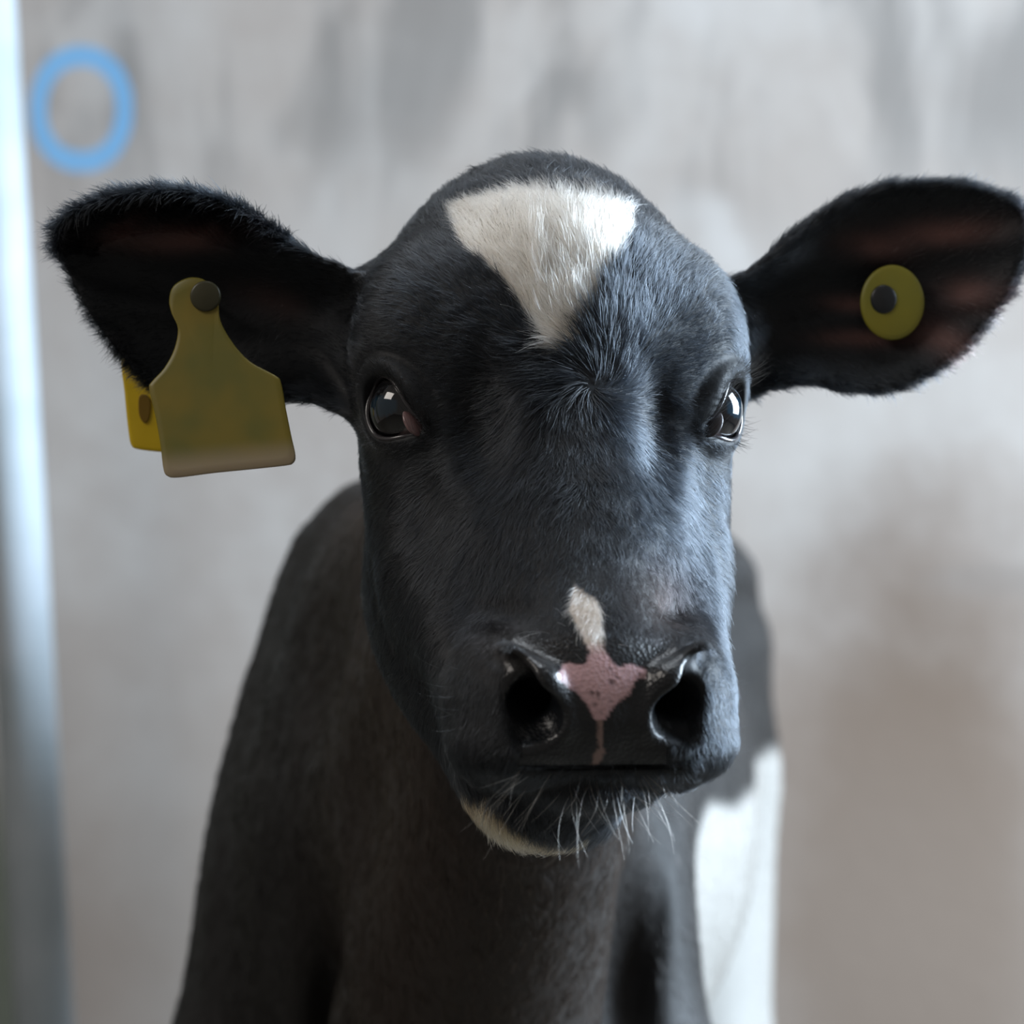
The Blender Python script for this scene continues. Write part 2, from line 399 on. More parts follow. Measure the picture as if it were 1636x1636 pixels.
def axis(segs):
    out = [segs[0][0]]
    for a, b, h in segs:
        n = max(1, int(round((b - a) / h)))
        out += list(np.linspace(a, b, n + 1)[1:])
    while (len(out) - 1) % 8: out.append(out[-1] + (out[-1] - out[-2]))
    return np.array(out, np.float32)
ax = axis([(-.27, -.235, .006), (-.235, -.08, .0024), (-.08, .122, .00125), (.122, .25, .0024), (.25, .34, .007)])
ay = axis([(-.145, -.05, .00115), (-.05, .03, .0016), (.03, .12, .0022), (.12, .20, .004), (.20, 1.50, .008)])
az = axis([(-.95, -.22, .009), (-.22, -.135, .004), (-.135, -.035, .00115), (-.035, .10, .0016), (.10, .185, .0022)])
def polygonise():
    nx, ny, nz = len(ax), len(ay), len(az)
    G = np.empty((nx, ny, nz), np.float32)
    ci, cj, ck = np.arange(0, nx, 8), np.arange(0, ny, 8), np.arange(0, nz, 8)
    X, Y, Z = np.meshgrid(ax[ci], ay[cj], az[ck], indexing='ij')
    C = F(np.stack([X.ravel(), Y.ravel(), Z.ravel()], 1)).reshape(X.shape)
    st = lambda A: np.stack([A[i:i + A.shape[0] - 1, j:j + A.shape[1] - 1, k:k + A.shape[2] - 1] for i in (0, 1) for j in (0, 1) for k in (0, 1)])
    mn = np.abs(st(C)).min(0); sg = st(C)
    dx = np.diff(ax[ci])[:, None, None]; dy = np.diff(ay[cj])[None, :, None]; dz = np.diff(az[ck])[None, None, :]
    diag = np.sqrt(dx * dx + dy * dy + dz * dz)
    act = (mn < diag * .85 + .004) | ((sg < 0).any(0) != (sg < 0).all(0))
    G[:] = np.repeat(np.repeat(np.repeat(np.pad(C[:-1, :-1, :-1], ((0, 1),) * 3, mode='edge'), 8, 0), 8, 1), 8, 2)[:nx, :ny, :nz]
    G = np.where(np.abs(G) < 1e-3, .01, G)
    idx = np.argwhere(act); o = np.arange(9)
    for s in range(0, len(idx), 1500):
        b = idx[s:s + 1500] * 8
        I = np.minimum(b[:, 0, None] + o, nx - 1); J = np.minimum(b[:, 1, None] + o, ny - 1); Kk = np.minimum(b[:, 2, None] + o, nz - 1)
        gi = np.broadcast_to(I[:, :, None, None], (len(b), 9, 9, 9)); gj = np.broadcast_to(J[:, None, :, None], gi.shape); gk = np.broadcast_to(Kk[:, None, None, :], gi.shape)
        P = np.stack([ax[gi].ravel(), ay[gj].ravel(), az[gk].ravel()], 1)
        G[gi.ravel(), gj.ravel(), gk.ravel()] = F(P)
    ins = G < 0
    cc = [ins[i:nx - 1 + i, j:ny - 1 + j, k:nz - 1 + k] for i in (0, 1) for j in (0, 1) for k in (0, 1)]
    anyi = cc[0].copy(); alli = cc[0].copy()
    for c in cc[1:]: anyi |= c; alli &= c
    cells = np.argwhere(anyi & ~alli)
    vid = np.full((nx - 1, ny - 1, nz - 1), -1, np.int32); vid[tuple(cells.T)] = np.arange(len(cells))
    i, j, k = cells.T
    acc = np.zeros((len(cells), 3)); cnt = np.zeros(len(cells))
    def pos(a, b, c): return np.stack([ax[i + a], ay[j + b], az[k + c]], 1)
    cor = [(a, b, c) for a in (0, 1) for b in (0, 1) for c in (0, 1)]
    for p in cor:
        for d in range(3):
            if p[d]: continue
            q = list(p); q[d] = 1
            fa = G[i + p[0], j + p[1], k + p[2]]; fb = G[i + q[0], j + q[1], k + q[2]]
            m = (fa < 0) != (fb < 0); t = np.where(m, fa / np.where(m, fa - fb, 1), 0)
            acc += np.where(m[:, None], pos(*p) * (1 - t[:, None]) + pos(*q) * t[:, None], 0); cnt += m
    V = acc / cnt[:, None]
    quads = []
    for d in range(3):
        sl0 = [slice(1, -1)] * 3; sl1 = [slice(1, -1)] * 3
        sl0[d] = slice(0, -1); sl1[d] = slice(1, None)
        a = ins[tuple(sl0)]; b = ins[tuple(sl1)]
        e = np.argwhere(a != b); fl_ = a[tuple(e.T)]
        off = [1, 1, 1]; off[d] = 0; e = e + off
        u, v = [(1, 2), (2, 0), (0, 1)][d]
        def cell(du, dv):
            q = e.copy(); q[:, u] -= du; q[:, v] -= dv; return vid[tuple(q.T)]
        qd = np.stack([cell(1, 1), cell(0, 1), cell(0, 0), cell(1, 0)], 1)
        qd = np.where(fl_[:, None], qd, qd[:, ::-1]); quads.append(qd)
    Qd = np.concatenate(quads); Qd = Qd[(Qd >= 0).all(1)]
    return V.astype(np.float32), Qd
def grad(P, e=.0006):
    g = np.empty_like(P)
    for a in range(3):
        d = np.zeros(3, np.float32); d[a] = e
        g[:, a] = (F(P + d) - F(P - d)) / (2 * e)
    return g
V, Qd = polygonise()
print('polygonised', len(V), len(Qd), round(time.time() - T0, 1))
for it in range(2):
    g = grad(V); gn = (g * g).sum(1) + 1e-6
    V = V - np.clip(F(V) / gn, -.0015, .0015)[:, None] * g
def laplace(V, n, lam, wt=None):
    E = np.concatenate([Qd[:, [0, 1]], Qd[:, [1, 2]], Qd[:, [2, 3]], Qd[:, [3, 0]]])
    deg = np.bincount(E.ravel(), minlength=len(V))
    for _ in range(n):
        S = np.stack([np.bincount(E[:, 0], V[E[:, 1], a], len(V)) + np.bincount(E[:, 1], V[E[:, 0], a], len(V)) for a in range(3)], 1)
        V = V + lam * (S / np.maximum(deg, 1)[:, None] - V)
    return V.astype(np.float32)
V = laplace(V, 2, .5)

# ------------------------------------------------------------------ markings of the coat, laid out in the head's own frame
def HP(pts, Y): return [LH(p[0], p[1], Y)[[0, 2]] for p in pts]
BLAZE = HP([(733, 312), (768, 302), (800, 299), (840, 297), (868, 296), (905, 305), (950, 307), (990, 312), (1028, 320), (1024, 345), (1012, 372), (990, 404), (965, 440), (940, 478), (922, 512),
            (905, 545), (878, 574), (860, 556), (845, 530), (828, 498), (805, 458), (775, 420), (745, 395), (738, 370), (735, 340)], -.02)
STRIPE = HP([(930, 932), (945, 950), (962, 962), (962, 990), (966, 1010), (960, 1040), (972, 1058), (985, 1066), (1010, 1060), (1028, 1068), (1026, 1082), (1010, 1088), (990, 1112), (970, 1132), (962, 1148),
             (944, 1146), (936, 1125), (920, 1104), (896, 1088), (882, 1080), (900, 1064), (930, 1058), (940, 1042), (928, 1018), (920, 995), (918, 975), (920, 955)], -.118)
PHIL = HP([(952, 1150), (960, 1150), (962, 1190), (966, 1204), (960, 1224), (948, 1224), (950, 1205), (956, 1195)], -.122)
PAD = HP([(815, 1040), (830, 1018), (880, 1022), (915, 1010), (990, 1012), (1040, 1020), (1082, 1024), (1095, 1060), (1088, 1110), (1075, 1165), (1062, 1205), (1064, 1223), (830, 1223),
          (834, 1200), (822, 1160), (800, 1100)], -.120)
SPOTS = [(975, 1089, 5), (972, 1068, 3), (977, 1075, 2.5), (1022, 1078, 3.5), (942, 1106, 4), (952, 1107, 4), (951, 1112, 3), (970, 1108, 2), (971, 1118, 2), (948, 1125, 3), (956, 1136, 2), (984, 1080, 2)]
CRES = HP([(735, 1270), (757, 1268), (790, 1308), (830, 1332), (870, 1340), (905, 1338), (925, 1320), (925, 1385), (890, 1395), (830, 1372), (790, 1345), (750, 1305)], -.04)
def coat(P, nrm):
    """albedo of skin and hair, pink-skin mask and hairless mask at points of the calf"""
    Q = to_head(P); n = len(P)
    jit = np.stack([vnoise(P, 180, 3), vnoise(P, 420, 5)], 1)
    c = np.empty((n, 3), np.float32); c[:] = (.0075, .0092, .0118)
    def blend(mask, colr):
        nonlocal c
        m = np.clip(mask, 0, 1)[:, None]; c = c * (1 - m) + np.array(colr, np.float32) * m
    blend(np.clip((P[:, 1] - .12) / .06, 0, 1), (.0088, .0080, .0078))
    # rusty tinge of neck and chest, and over the nose
    blend(np.clip((P[:, 1] - .06) / .08, 0, 1) * (P[:, 2] < .03) * np.clip(1.6 - np.abs(P[:, 0] + .02) / .07, 0, 1) * np.clip(.85 - 1.6 * np.maximum(P[:, 1] - .3, 0), .25, 1), (.026, .018, .014))
    blend(.9 * np.exp(-(((Q[:, 0] - .026) / .016) ** 2 + ((Q[:, 2] + .036) / .016) ** 2)) * (Q[:, 1] < -.03), (.014, .0095, .0085))
    blend(.6 * np.exp(-(((Q[:, 0] + .036) / .018) ** 2 + ((Q[:, 2] + .052) / .012) ** 2)) * (Q[:, 1] < -.03), (.014, .010, .008))
    head = Q[:, 1] < .07
    d = poly_sd(Q[:, 0], Q[:, 2], BLAZE) + .0007 * jit[:, 0] + .0004 * jit[:, 1]
    blaze = np.clip(.5 - d / .0010, 0, 1) * head * (nrm[:, 1] < .3)
    blend(blaze, (.53, .49, .43))
    d = poly_sd(Q[:, 0], Q[:, 2], STRIPE) + .0011 * jit[:, 0] + .0004 * jit[:, 1]
    st = np.clip(.5 - d / .0008, 0, 1) * (Q[:, 1] < -.06)
    zz = np.clip((Q[:, 2] - LH(950, 1035, -.12)[2]) / .006 + .5, 0, 1)
    m = st[:, None]; c = c * (1 - m) + m * (np.array((.62, .40, .42)) * (1 - zz[:, None]) + np.array((.70, .61, .53)) * zz[:, None])
    d = poly_sd(Q[:, 0], Q[:, 2], PHIL) + .0004 * jit[:, 1]
    blend(.8 * np.clip(.5 - d / .0006, 0, 1) * (Q[:, 1] < -.06), (.36, .24, .21))
    for sx, sy, sr in SPOTS:
        q = LH(sx, sy, -.122)
        r = np.hypot(Q[:, 0] - q[0], Q[:, 2] - q[2]) / (sr * K * 1.0)
        blend(np.clip(1.25 - r, 0, .9) * (Q[:, 1] < -.08), (.03, .012, .018))
    d = poly_sd(Q[:, 0], Q[:, 2], CRES)
    d = d + .0012 * jit[:, 1]
    blend(.95 * np.clip(.5 - d / .004, 0, 1) * (Q[:, 1] < .05) * (Q[:, 1] > -.09), (.70, .56, .36))
    # inside of the ears
    for poly, y0, side, spots in ((EL, YEL, -1, [(285, 388, 95, 20, -.02, .75), (210, 372, 40, 10, -.5, .5), (430, 480, 60, 25, .3, .25)]),
                                  (ER, YER, 1, [(1500, 372, 82, 24, -.05, 1.0), (1400, 395, 60, 26, .12, .55), (1545, 470, 50, 28, 0, .8), (1370, 485, 55, 15, .05, .75), (1385, 540, 75, 15, .0, .9), (1500, 540, 60, 30, .5, .65)])):
        m = (P[:, 0] * side > .085) & (nrm[:, 1] < .1)
        if not m.any(): continue
        for (sx, sy, rx, rz, rot, amt) in spots:
            q = LW(sx, sy, y0 + .012); u = P[:, 0] - q[0]; v = P[:, 2] - q[2]
            ur = u * math.cos(rot) - v * math.sin(rot); vr = u * math.sin(rot) + v * math.cos(rot)
            e = (ur / (rx * K * 1.05)) ** 2 + (vr / (rz * K * 1.05)) ** 2
            blend(amt * np.exp(-e * 1.3) * m * (.8 + .3 * vnoise(P, 90, 9)), (.19, .088, .074))
    # white hind quarter on the viewer's right
    B = to_body(P)
    d = P[:, 2] + .200 + .006 * vnoise(P, 14, 2) + .10 * np.clip((.24 - B[:, 1]) / .12, 0, 1) ** 2 + .02 * vnoise(P, 6, 4) * np.clip((.55 - B[:, 1]) / .1, 0, 1)
    blend(np.clip(.5 - d / .012, 0, 1) * (B[:, 1] > .14) * (B[:, 0] > .02), (.335, .318, .295))
    pad = poly_sd(Q[:, 0], Q[:, 2], PAD)
    bald = np.clip(.5 - pad / .0016, 0, 1) * (Q[:, 1] < -.085)
    return c, st, bald, blaze

tris = np.concatenate([Qd[:, [0, 1, 2]], Qd[:, [0, 2, 3]]])
def tri_normals(V, T):
    n = np.cross(V[T[:, 1]] - V[T[:, 0]], V[T[:, 2]] - V[T[:, 0]]); a = np.linalg.norm(n, axis=1)
    return n / np.maximum(a, 1e-12)[:, None], a * .5
tn, ta = tri_normals(V, tris)
vn = np.stack([np.bincount(tris.ravel(), np.repeat(tn[:, a] * ta, 3), len(V)) for a in range(3)], 1)
vn /= np.linalg.norm(vn, axis=1)[:, None] + 1e-12
if (vn[:, 2] * (V[:, 2] > .15)).sum() < 0: raise RuntimeError('normals inverted')
cv, stv, baldv, blv = coat(V, vn)

# ------------------------------------------------------------------ calf
def skin_material(name, wet):
    m, nt, b = new_mat(name); L = nt.links.new
    at = N(nt, 'ShaderNodeAttribute', attribute_name='coat_color'); tc = N(nt, 'ShaderNodeTexCoord')
    L(at.outputs['Color'], b.inputs['Base Color'])
    bp = N(nt, 'ShaderNodeBump')
    if wet:
        v = N(nt, 'ShaderNodeTexVoronoi'); v.inputs['Scale'].default_value = 620; L(tc.outputs['Object'], v.inputs['Vector'])
        n2 = N(nt, 'ShaderNodeTexNoise'); n2.inputs['Scale'].default_value = 240; n2.inputs['Detail'].default_value = 3; L(tc.outputs['Object'], n2.inputs['Vector'])
        ad = N(nt, 'ShaderNodeMath', operation='ADD'); L(v.outputs['Distance'], ad.inputs[0]); L(n2.outputs['Fac'], ad.inputs[1])
        L(ad.outputs[0], bp.inputs['Height']); bp.inputs['Strength'].default_value = .45; bp.inputs['Distance'].default_value = .0006
        n3 = N(nt, 'ShaderNodeTexNoise'); n3.inputs['Scale'].default_value = 55; L(tc.outputs['Object'], n3.inputs['Vector'])
        mr = N(nt, 'ShaderNodeMapRange'); mr.inputs[1].default_value = .4; mr.inputs[2].default_value = .65; mr.inputs[3].default_value = .3; mr.inputs[4].default_value = .5
        L(n3.outputs['Fac'], mr.inputs[0]); L(mr.outputs[0], b.inputs['Roughness'])
        b.inputs['Coat Weight'].default_value = .22; b.inputs['Coat Roughness'].default_value = .18
        b.inputs['Subsurface Weight'].default_value = .12; b.inputs['Subsurface Radius'].default_value = (.004, .0015, .001); b.inputs['Subsurface Scale'].default_value = 1.0
    else:
        n2 = N(nt, 'ShaderNodeTexNoise'); n2.inputs['Scale'].default_value = 300; L(tc.outputs['Object'], n2.inputs['Vector'])
        L(n2.outputs['Fac'], bp.inputs['Height']); bp.inputs['Strength'].default_value = .3; bp.inputs['Distance'].default_value = .001
        b.inputs['Roughness'].default_value = .6; b.inputs['Specular IOR Level'].default_value = .35
        b.inputs['Sheen Weight'].default_value = .08; b.inputs['Sheen Roughness'].default_value = .4
    L(bp.outputs[0], b.inputs['Normal'])
    return m
me = bpy.data.meshes.new('calf')
me.vertices.add(len(V)); me.loops.add(Qd.size); me.polygons.add(len(Qd))
VW = V.copy()
ORI = np.array((-.0, .5, -H0), np.float32)       # base of the calf, on the floor
me.vertices.foreach_set('co', (VW - ORI).ravel())
me.polygons.foreach_set('loop_start', np.arange(0, Qd.size, 4, dtype=np.int32))
me.polygons.foreach_set('loop_total', np.full(len(Qd), 4, np.int32)) if False else None
me.loops.foreach_set('vertex_index', Qd.ravel().astype(np.int32))
me.polygons.foreach_set('use_smooth', np.ones(len(Qd), bool))
me.materials.append(skin_material('calf_skin', False)); me.materials.append(skin_material('nose_skin', True))
fb = baldv[Qd].mean(1) > .5
me.polygons.foreach_set('material_index', fb.astype(np.int32))
me.update(calc_edges=True); me.validate()
ca = me.attributes.new('coat_color', 'FLOAT_COLOR', 'POINT')
ca.data.foreach_set('color', np.concatenate([cv, np.ones((len(V), 1))], 1).astype(np.float32).ravel())
calf = bpy.data.objects.new('calf', me); col.objects.link(calf)
calf.location = (float(ORI[0]), float(ORI[1]), float(ORI[2]) + H0)
tag(calf, 'black calf with white forehead triangle and pink-marked nose standing before the concrete wall', 'calf')

def loc(P): return np.asarray(P, np.float32) - ORI      # into the calf's own space

# ------------------------------------------------------------------ eyes
def eye_mat():
    m, nt, b = new_mat('eyeball'); at = N(nt, 'ShaderNodeAttribute', attribute_name='eye_color')
    nt.links.new(at.outputs['Color'], b.inputs['Base Color'])
    b.inputs['Roughness'].default_value = .08; b.inputs['Coat Weight'].default_value = 1; b.inputs['Coat Roughness'].default_value = .02
    b.inputs['IOR'].default_value = 1.38
    return m
EM = eye_mat(); LM = simple('lid_margin', (.035, .032, .036), .25, Coat_Weight=.6, Coat_Roughness=.15)
CM = simple('tear_duct_pink', (.20, .12, .12), .35, Coat_Weight=.5)
def smirror(v, s): return v * np.array([s, 1, 1])
for s in (-1, 1):
    C_, n_, e1, e2 = [smirror(q, s) for q in (EYE_C, EYE_N, E1, E2)]
    C_ = C_ + n_ * .0024
    vs = []; fs = []; cl = []; nu, nv = 64, 40
    for j in range(nv + 1):
        th = math.pi * j / nv
        for i in range(nu):
            ph = 2 * math.pi * i / nu
            d = math.cos(th) * n_ + math.sin(th) * (math.cos(ph) * e1 + math.sin(ph) * e2)
            bulge = 1 + .035 * math.exp(-(th / .62) ** 2)
            vs.append(from_head(C_ + d * (EYE_R - .0006) * bulge)[0])
            a, b2 = math.sin(th) * math.cos(ph), math.sin(th) * math.sin(ph)
            r = math.hypot(a, b2); pup = (a / .50) ** 2 + (b2 / .27) ** 2
            if r < .72: c = (.008, .022, .036) if pup < 1 else (.007, .007, .008)  # pupil's blue tint is a reflection put into the colour
            elif r < .78: c = (.012, .010, .012)
            else: c = (.20, .15, .15)
            cl.append((*c, 1))
    for j in range(nv):
        for i in range(nu):
            q = (j * nu + i, j * nu + (i + 1) % nu, (j + 1) * nu + (i + 1) % nu, (j + 1) * nu + i)
            fs.append(q if s > 0 else q[::-1])
    o = mesh_obj('eye', loc(vs), fs, EM, calf)
    a = o.data.attributes.new('eye_color', 'FLOAT_COLOR', 'POINT'); a.data.foreach_set('color', np.array(cl, np.float32).ravel())
    # lid margin: a tube following the opening
    vs = []; fs = []; n = len(LID); m = 8
    for i in range(n):
        a_, b_ = LID[i]; p0 = np.array(LID[i - 1]); p1 = np.array(LID[(i + 1) % n]); t2 = (p1 - p0) / np.linalg.norm(p1 - p0)
        rad = EYE_R + .0012
        def onsph(a, b): return math.sqrt(max(rad * rad - a * a - b * b, (.35 * rad) ** 2))
        cen = C_ + e1 * a_ + e2 * b_ + n_ * onsph(a_, b_)
        cen2 = C_ + e1 * p1[0] + e2 * p1[1] + n_ * onsph(*p1); cen0 = C_ + e1 * p0[0] + e2 * p0[1] + n_ * onsph(*p0)
        t = (cen2 - cen0); t /= np.linalg.norm(t)
        out = cen - C_; out /= np.linalg.norm(out); sd = np.cross(t, out)
        for k in range(m):
            an = 2 * math.pi * k / m
            vs.append(from_head(cen + (out * math.cos(an) + sd * math.sin(an)) * .00105)[0])
    for i in range(n):
        for k in range(m):
            fs.append((i * m + k, i * m + (k + 1) % m, ((i + 1) % n) * m + (k + 1) % m, ((i + 1) % n) * m + k))
    mesh_obj('eyelid_margin', loc(vs), fs, LM, o)
    # pink third eyelid in the inner corner
    vs = []; fs = []; cc = C_ + e1 * .0130 - e2 * .0066 + n_ * (EYE_R * .53)
    for j in range(17):
        th = math.pi * j / 16
        for i in range(24):
            ph = 2 * math.pi * i / 24
            vs.append(from_head(cc + n_ * .0052 * math.cos(th) + math.sin(th) * (math.cos(ph) * (e1 * .0022 + n_ * -.001) + math.sin(ph) * (e2 * .0062 - e1 * .003)))[0])
    for j in range(16):
        for i in range(24): fs.append((j * 24 + i, j * 24 + (i + 1) % 24, (j + 1) * 24 + (i + 1) % 24, (j + 1) * 24 + i))
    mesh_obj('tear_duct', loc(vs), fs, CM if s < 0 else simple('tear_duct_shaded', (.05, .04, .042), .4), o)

# ------------------------------------------------------------------ fur
def hair_material(name, rough=.27, ior=1.5):
    m = bpy.data.materials.new(name); m.use_nodes = True; nt = m.node_tree
    nt.nodes.remove(nt.nodes['Principled BSDF'])
    h = N(nt, 'ShaderNodeBsdfHairPrincipled'); h.parametrization = 'COLOR'
    at = N(nt, 'ShaderNodeAttribute', attribute_name='hair_color')
    nt.links.new(at.outputs['Color'], h.inputs['Color'])
    h.inputs['Roughness'].default_value = rough; h.inputs['Radial Roughness'].default_value = .55
    h.inputs['Random Roughness'].default_value = .2; h.inputs['IOR'].default_value = ior
    nt.links.new(h.outputs[0], nt.nodes['Material Output'].inputs[0])
    return m
def add_hair(name, pts, rad, colr, mat, parent, kind=None):
    """pts (n, k, 3) in scene coordinates, rad (n, k), colr (n, 3)"""
    n, k = pts.shape[:2]
    hc = bpy.data.hair_curves.new(name); hc.add_curves([k] * n)
    hc.attributes['position'].data.foreach_set('vector', loc(pts.reshape(-1, 3)).astype(np.float32).ravel())
    r = hc.attributes.get('radius') or hc.attributes.new('radius', 'FLOAT', 'POINT'); r.data.foreach_set('value', rad.astype(np.float32).ravel())
    c = hc.attributes.new('hair_color', 'FLOAT_COLOR', 'CURVE'); c.data.foreach_set('color', np.concatenate([colr, np.ones((n, 1))], 1).astype(np.float32).ravel())
    hc.materials.append(mat)
    o = bpy.data.objects.new(name, hc); col.objects.link(o); o.parent = parent
    if kind: o['kind'] = kind
    return o
WH = LH(938, 622, -.042)
def flow(P, Nn):
    Q = to_head(P)
    d = Q - WH; d[:, 1] *= .6
    dn = np.linalg.norm(d, axis=1)[:, None] + 1e-6; d = d / dn
    # faint swirl close to the whorl
    sw = np.exp(-(dn / .03) ** 2); d = d + sw * .8 * np.stack([-d[:, 2], 0 * d[:, 1], d[:, 0]], 1)
    # on the cheeks the coat runs back
    back = np.clip((np.abs(Q[:, 0]) - .05) / .03, 0, 1)[:, None] * np.clip((.03 - Q[:, 2]) / .05, 0, 1)[:, None]
    d = d * (1 - .6 * back) + back * .6 * np.array([0, 1.0, -.5])
    d = np.stack([d[:, 0] * CP - d[:, 1] * SP, d[:, 0] * SP + d[:, 1] * CP, d[:, 2]], 1)
    bodyw = np.clip((P[:, 1] - .09) / .05, 0, 1)[:, None] * (np.abs(P[:, 0:1]) < .9)
    d = d * (1 - bodyw) + bodyw * np.array([0, .45, -1.0])
    for poly, y0, side in ((EL, YEL, -1), (ER, YER, 1)):
        m = np.clip((P[:, 0] * side - .088) / .012, 0, 1)[:, None] * (P[:, 2:3] > .02)
        up = np.clip((P[:, 2:3] - .105) / .03, -1, 1)
        e = np.concatenate([np.full_like(up, side * .75), -.15 + 0 * up, up * .65], 1)
        if side < 0:
            rim = np.clip((P[:, 2:3] - .108) / .012, 0, 1)
            e = e * (1 - rim) + rim * np.array([-.35, -.75, -.35])
        d = d * (1 - m) + m * e
    d = d - (d * Nn).sum(1)[:, None] * Nn
    return d / (np.linalg.norm(d, axis=1)[:, None] + 1e-9)
def region(P, Nn):
    """length, density weight, lift of the hair"""
    Q = to_head(P); n = len(P)
    isear = (P[:, 0] < -.088) & (P[:, 2] > .02) | (P[:, 0] > .118) & (P[:, 2] > .045) & (P[:, 1] < .2)
    headm = (P[:, 1] < .14) & (P[:, 2] > -.17)
    Ln = np.full(n, .008, np.float32); W = np.full(n, .10, np.float32); lift = np.full(n, .22, np.float32); lift[P[:, 1] > .16] = .13
    W[P[:, 1] < .45] = .22
    W[P[:, 1] > .75] = .06
    Ln[headm] = .0062; W[headm] = 1.0
    fore = headm & (np.abs(Q[:, 0] - .005) < .055) & (Q[:, 2] > -.035)
    Ln[fore] = .0062 + .0050 * np.exp(-((Q[fore, 0] - .004) / .035) ** 2); lift[fore] = .27
    muz = headm & (Q[:, 1] < -.055)
    t = np.clip((-.065 - Q[:, 1]) / .03, 0, 1)
    Ln[muz] = (.0062 * (1 - t) + .0036 * t)[muz]; W[muz] = 1.5; lift[muz] = .32
    eyed = np.linalg.norm(np.stack([np.abs(Q[:, 0]), Q[:, 1], Q[:, 2]], 1) - (EYE_C + EYE_N * .014), axis=1)
    el = np.clip((eyed - .015) / .018, 0, 1); Ln = np.where(headm & ~isear, Ln * (.30 + .70 * el), Ln)
    back = headm & (Nn[:, 1] > .35) & ~isear; W[back] = .25
    # ears
    dl = poly_sd(P[:, 0], P[:, 2], EL); dr = poly_sd(P[:, 0], P[:, 2], ER); dd = np.minimum(np.abs(dl), np.abs(dr))
    edge = np.exp(-(dd / .006) ** 2)
    Ln[isear] = (.0042 + .0030 * edge)[isear]; W[isear] = (.55 + 1.1 * edge)[isear]; lift[isear] = (.22 + .22 * edge)[isear]
    inn = isear & (Nn[:, 1] < -.2) & (dd > .016); W[inn] = .22; Ln[inn] = .005
    topl = isear & (P[:, 0] < 0) & (P[:, 2] > .115) & (dd < .02); Ln[topl] += .003; W[topl] = 1.5; lift[topl] = .35
    lips = headm & (Q[:, 1] < -.05) & (Q[:, 2] < -.098); Ln[lips] *= 1.4
    W[Nn[:, 1] > .75] *= .5
    return Ln, W, lift, isear
def grow(name, count, kp, seed, sel, radius, mat, kind='stuff'):
    r = np.random.default_rng(seed)
    cen = V[tris].mean(1)
    Ln, W, lift, _ = region(cen, tn)
    w_ = ta * W * sel(cen)
    w_ /= w_.sum()
    ti = r.choice(len(tris), count, p=w_)
    u, v = r.random(count), r.random(count); fl_ = u + v > 1; u[fl_] = 1 - u[fl_]; v[fl_] = 1 - v[fl_]
    T = tris[ti]
    P = (V[T[:, 0]] * (1 - u - v)[:, None] + V[T[:, 1]] * u[:, None] + V[T[:, 2]] * v[:, None]).astype(np.float32)
    Nn = (vn[T[:, 0]] * (1 - u - v)[:, None] + vn[T[:, 1]] * u[:, None] + vn[T[:, 2]] * v[:, None]).astype(np.float32)
    Nn /= np.linalg.norm(Nn, axis=1)[:, None] + 1e-9
    c, st, bald, blaze = coat(P + (r.standard_normal(P.shape) * .0006).astype(np.float32), Nn)
    Q = to_head(P)
    x = np.abs(Q[:, 0]); dq = np.stack([x, Q[:, 1], Q[:, 2]], 1) - EYE_C
    g = np.full(len(P), 1.0); ne = np.linalg.norm(dq, axis=1) < .04
    g[ne] = poly_sd((dq @ E1)[ne], (dq @ E2)[ne], LID)
    # no hair on the pad, in the nostrils or inside the lids
    nd = rc(Q, nA, nB, .008, .011, True)
    nostr = (nd < 0) & (Q[:, 1] < -.08)
    keep = (bald < .5) & (g > .0014) & ~nostr & ~((Q[:, 2] < -.1) & (Q[:, 2] > -.1075) & (Q[:, 1] < -.08) & (Nn[:, 2] > .3))
    P, Nn, c, T, st = P[keep], Nn[keep], c[keep], T[keep], st[keep]
    n = len(P)
    Ln, W, lift, isear = region(P, Nn)
    Ln = Ln * (1 + .7 * st); lift = lift * (1 + .8 * st)
    d = flow(P, Nn)
    side = np.cross(Nn, d)
    # tufts: neighbours lean the same way
    a = .32 * vnoise(P, 70, 11) + .36 * vnoise(P, 210, 12) + .13 * r.standard_normal(n)
    a = a * np.where(P[:, 1] > .12, .8, 1.0)
    d = d * np.cos(a)[:, None] + side * np.sin(a)[:, None]
    lf = lift * (1 + .5 * vnoise(P, 150, 13) + .35 * r.standard_normal(n)); lf = np.clip(lf, .05, 1.1)
    Ln = Ln * np.clip(1 + .22 * r.standard_normal(n) + .2 * vnoise(P, 120, 15), .4, 1.8)
    bend = .5 * vnoise(P, 160, 16) + .35 * r.standard_normal(n)
    t = np.linspace(0, 1, kp)[None, :, None]
    up = Nn[:, None] * (np.sin(lf)[:, None, None] * t * (1.25 - .55 * t))
    fw = d[:, None] * (np.cos(lf)[:, None, None] * t)
    sd = side[:, None] * (bend[:, None, None] * t * t * .35)
    pts = P[:, None] - Nn[:, None] * .0003 + Ln[:, None, None] * (up + fw + sd)
    rad = radius * np.clip(Ln / .007, .6, 1.8)[:, None] * (1 - .85 * np.linspace(0, 1, kp) ** 1.5)[None]
    tone = np.clip(np.exp(.45 * r.standard_normal(n)), .3, 4)
    isw = c.max(1) > .3
    tone = np.where(isw, np.clip(1 - .10 * np.abs(r.standard_normal(n)) - .14 * np.clip(vnoise(P, 90, 21), 0, 1), .6, 1), tone)
    c = np.clip(c * tone[:, None], 0, .92)
    return add_hair(name, pts, rad, c, mat, calf, kind)
HM = hair_material('calf_hair')
grow('coat_hair', 420000, 6, 1, lambda c: ((c[:, 1] < .14) & (c[:, 2] > -.2)) * 1.0, .000085, HM)
grow('coat_hair', 170000, 5, 2, lambda c: ((c[:, 1] >= .14) | (c[:, 2] <= -.2)) * (c[:, 2] > -.6), .00016, hair_material('calf_body_hair', .35, 1.33))
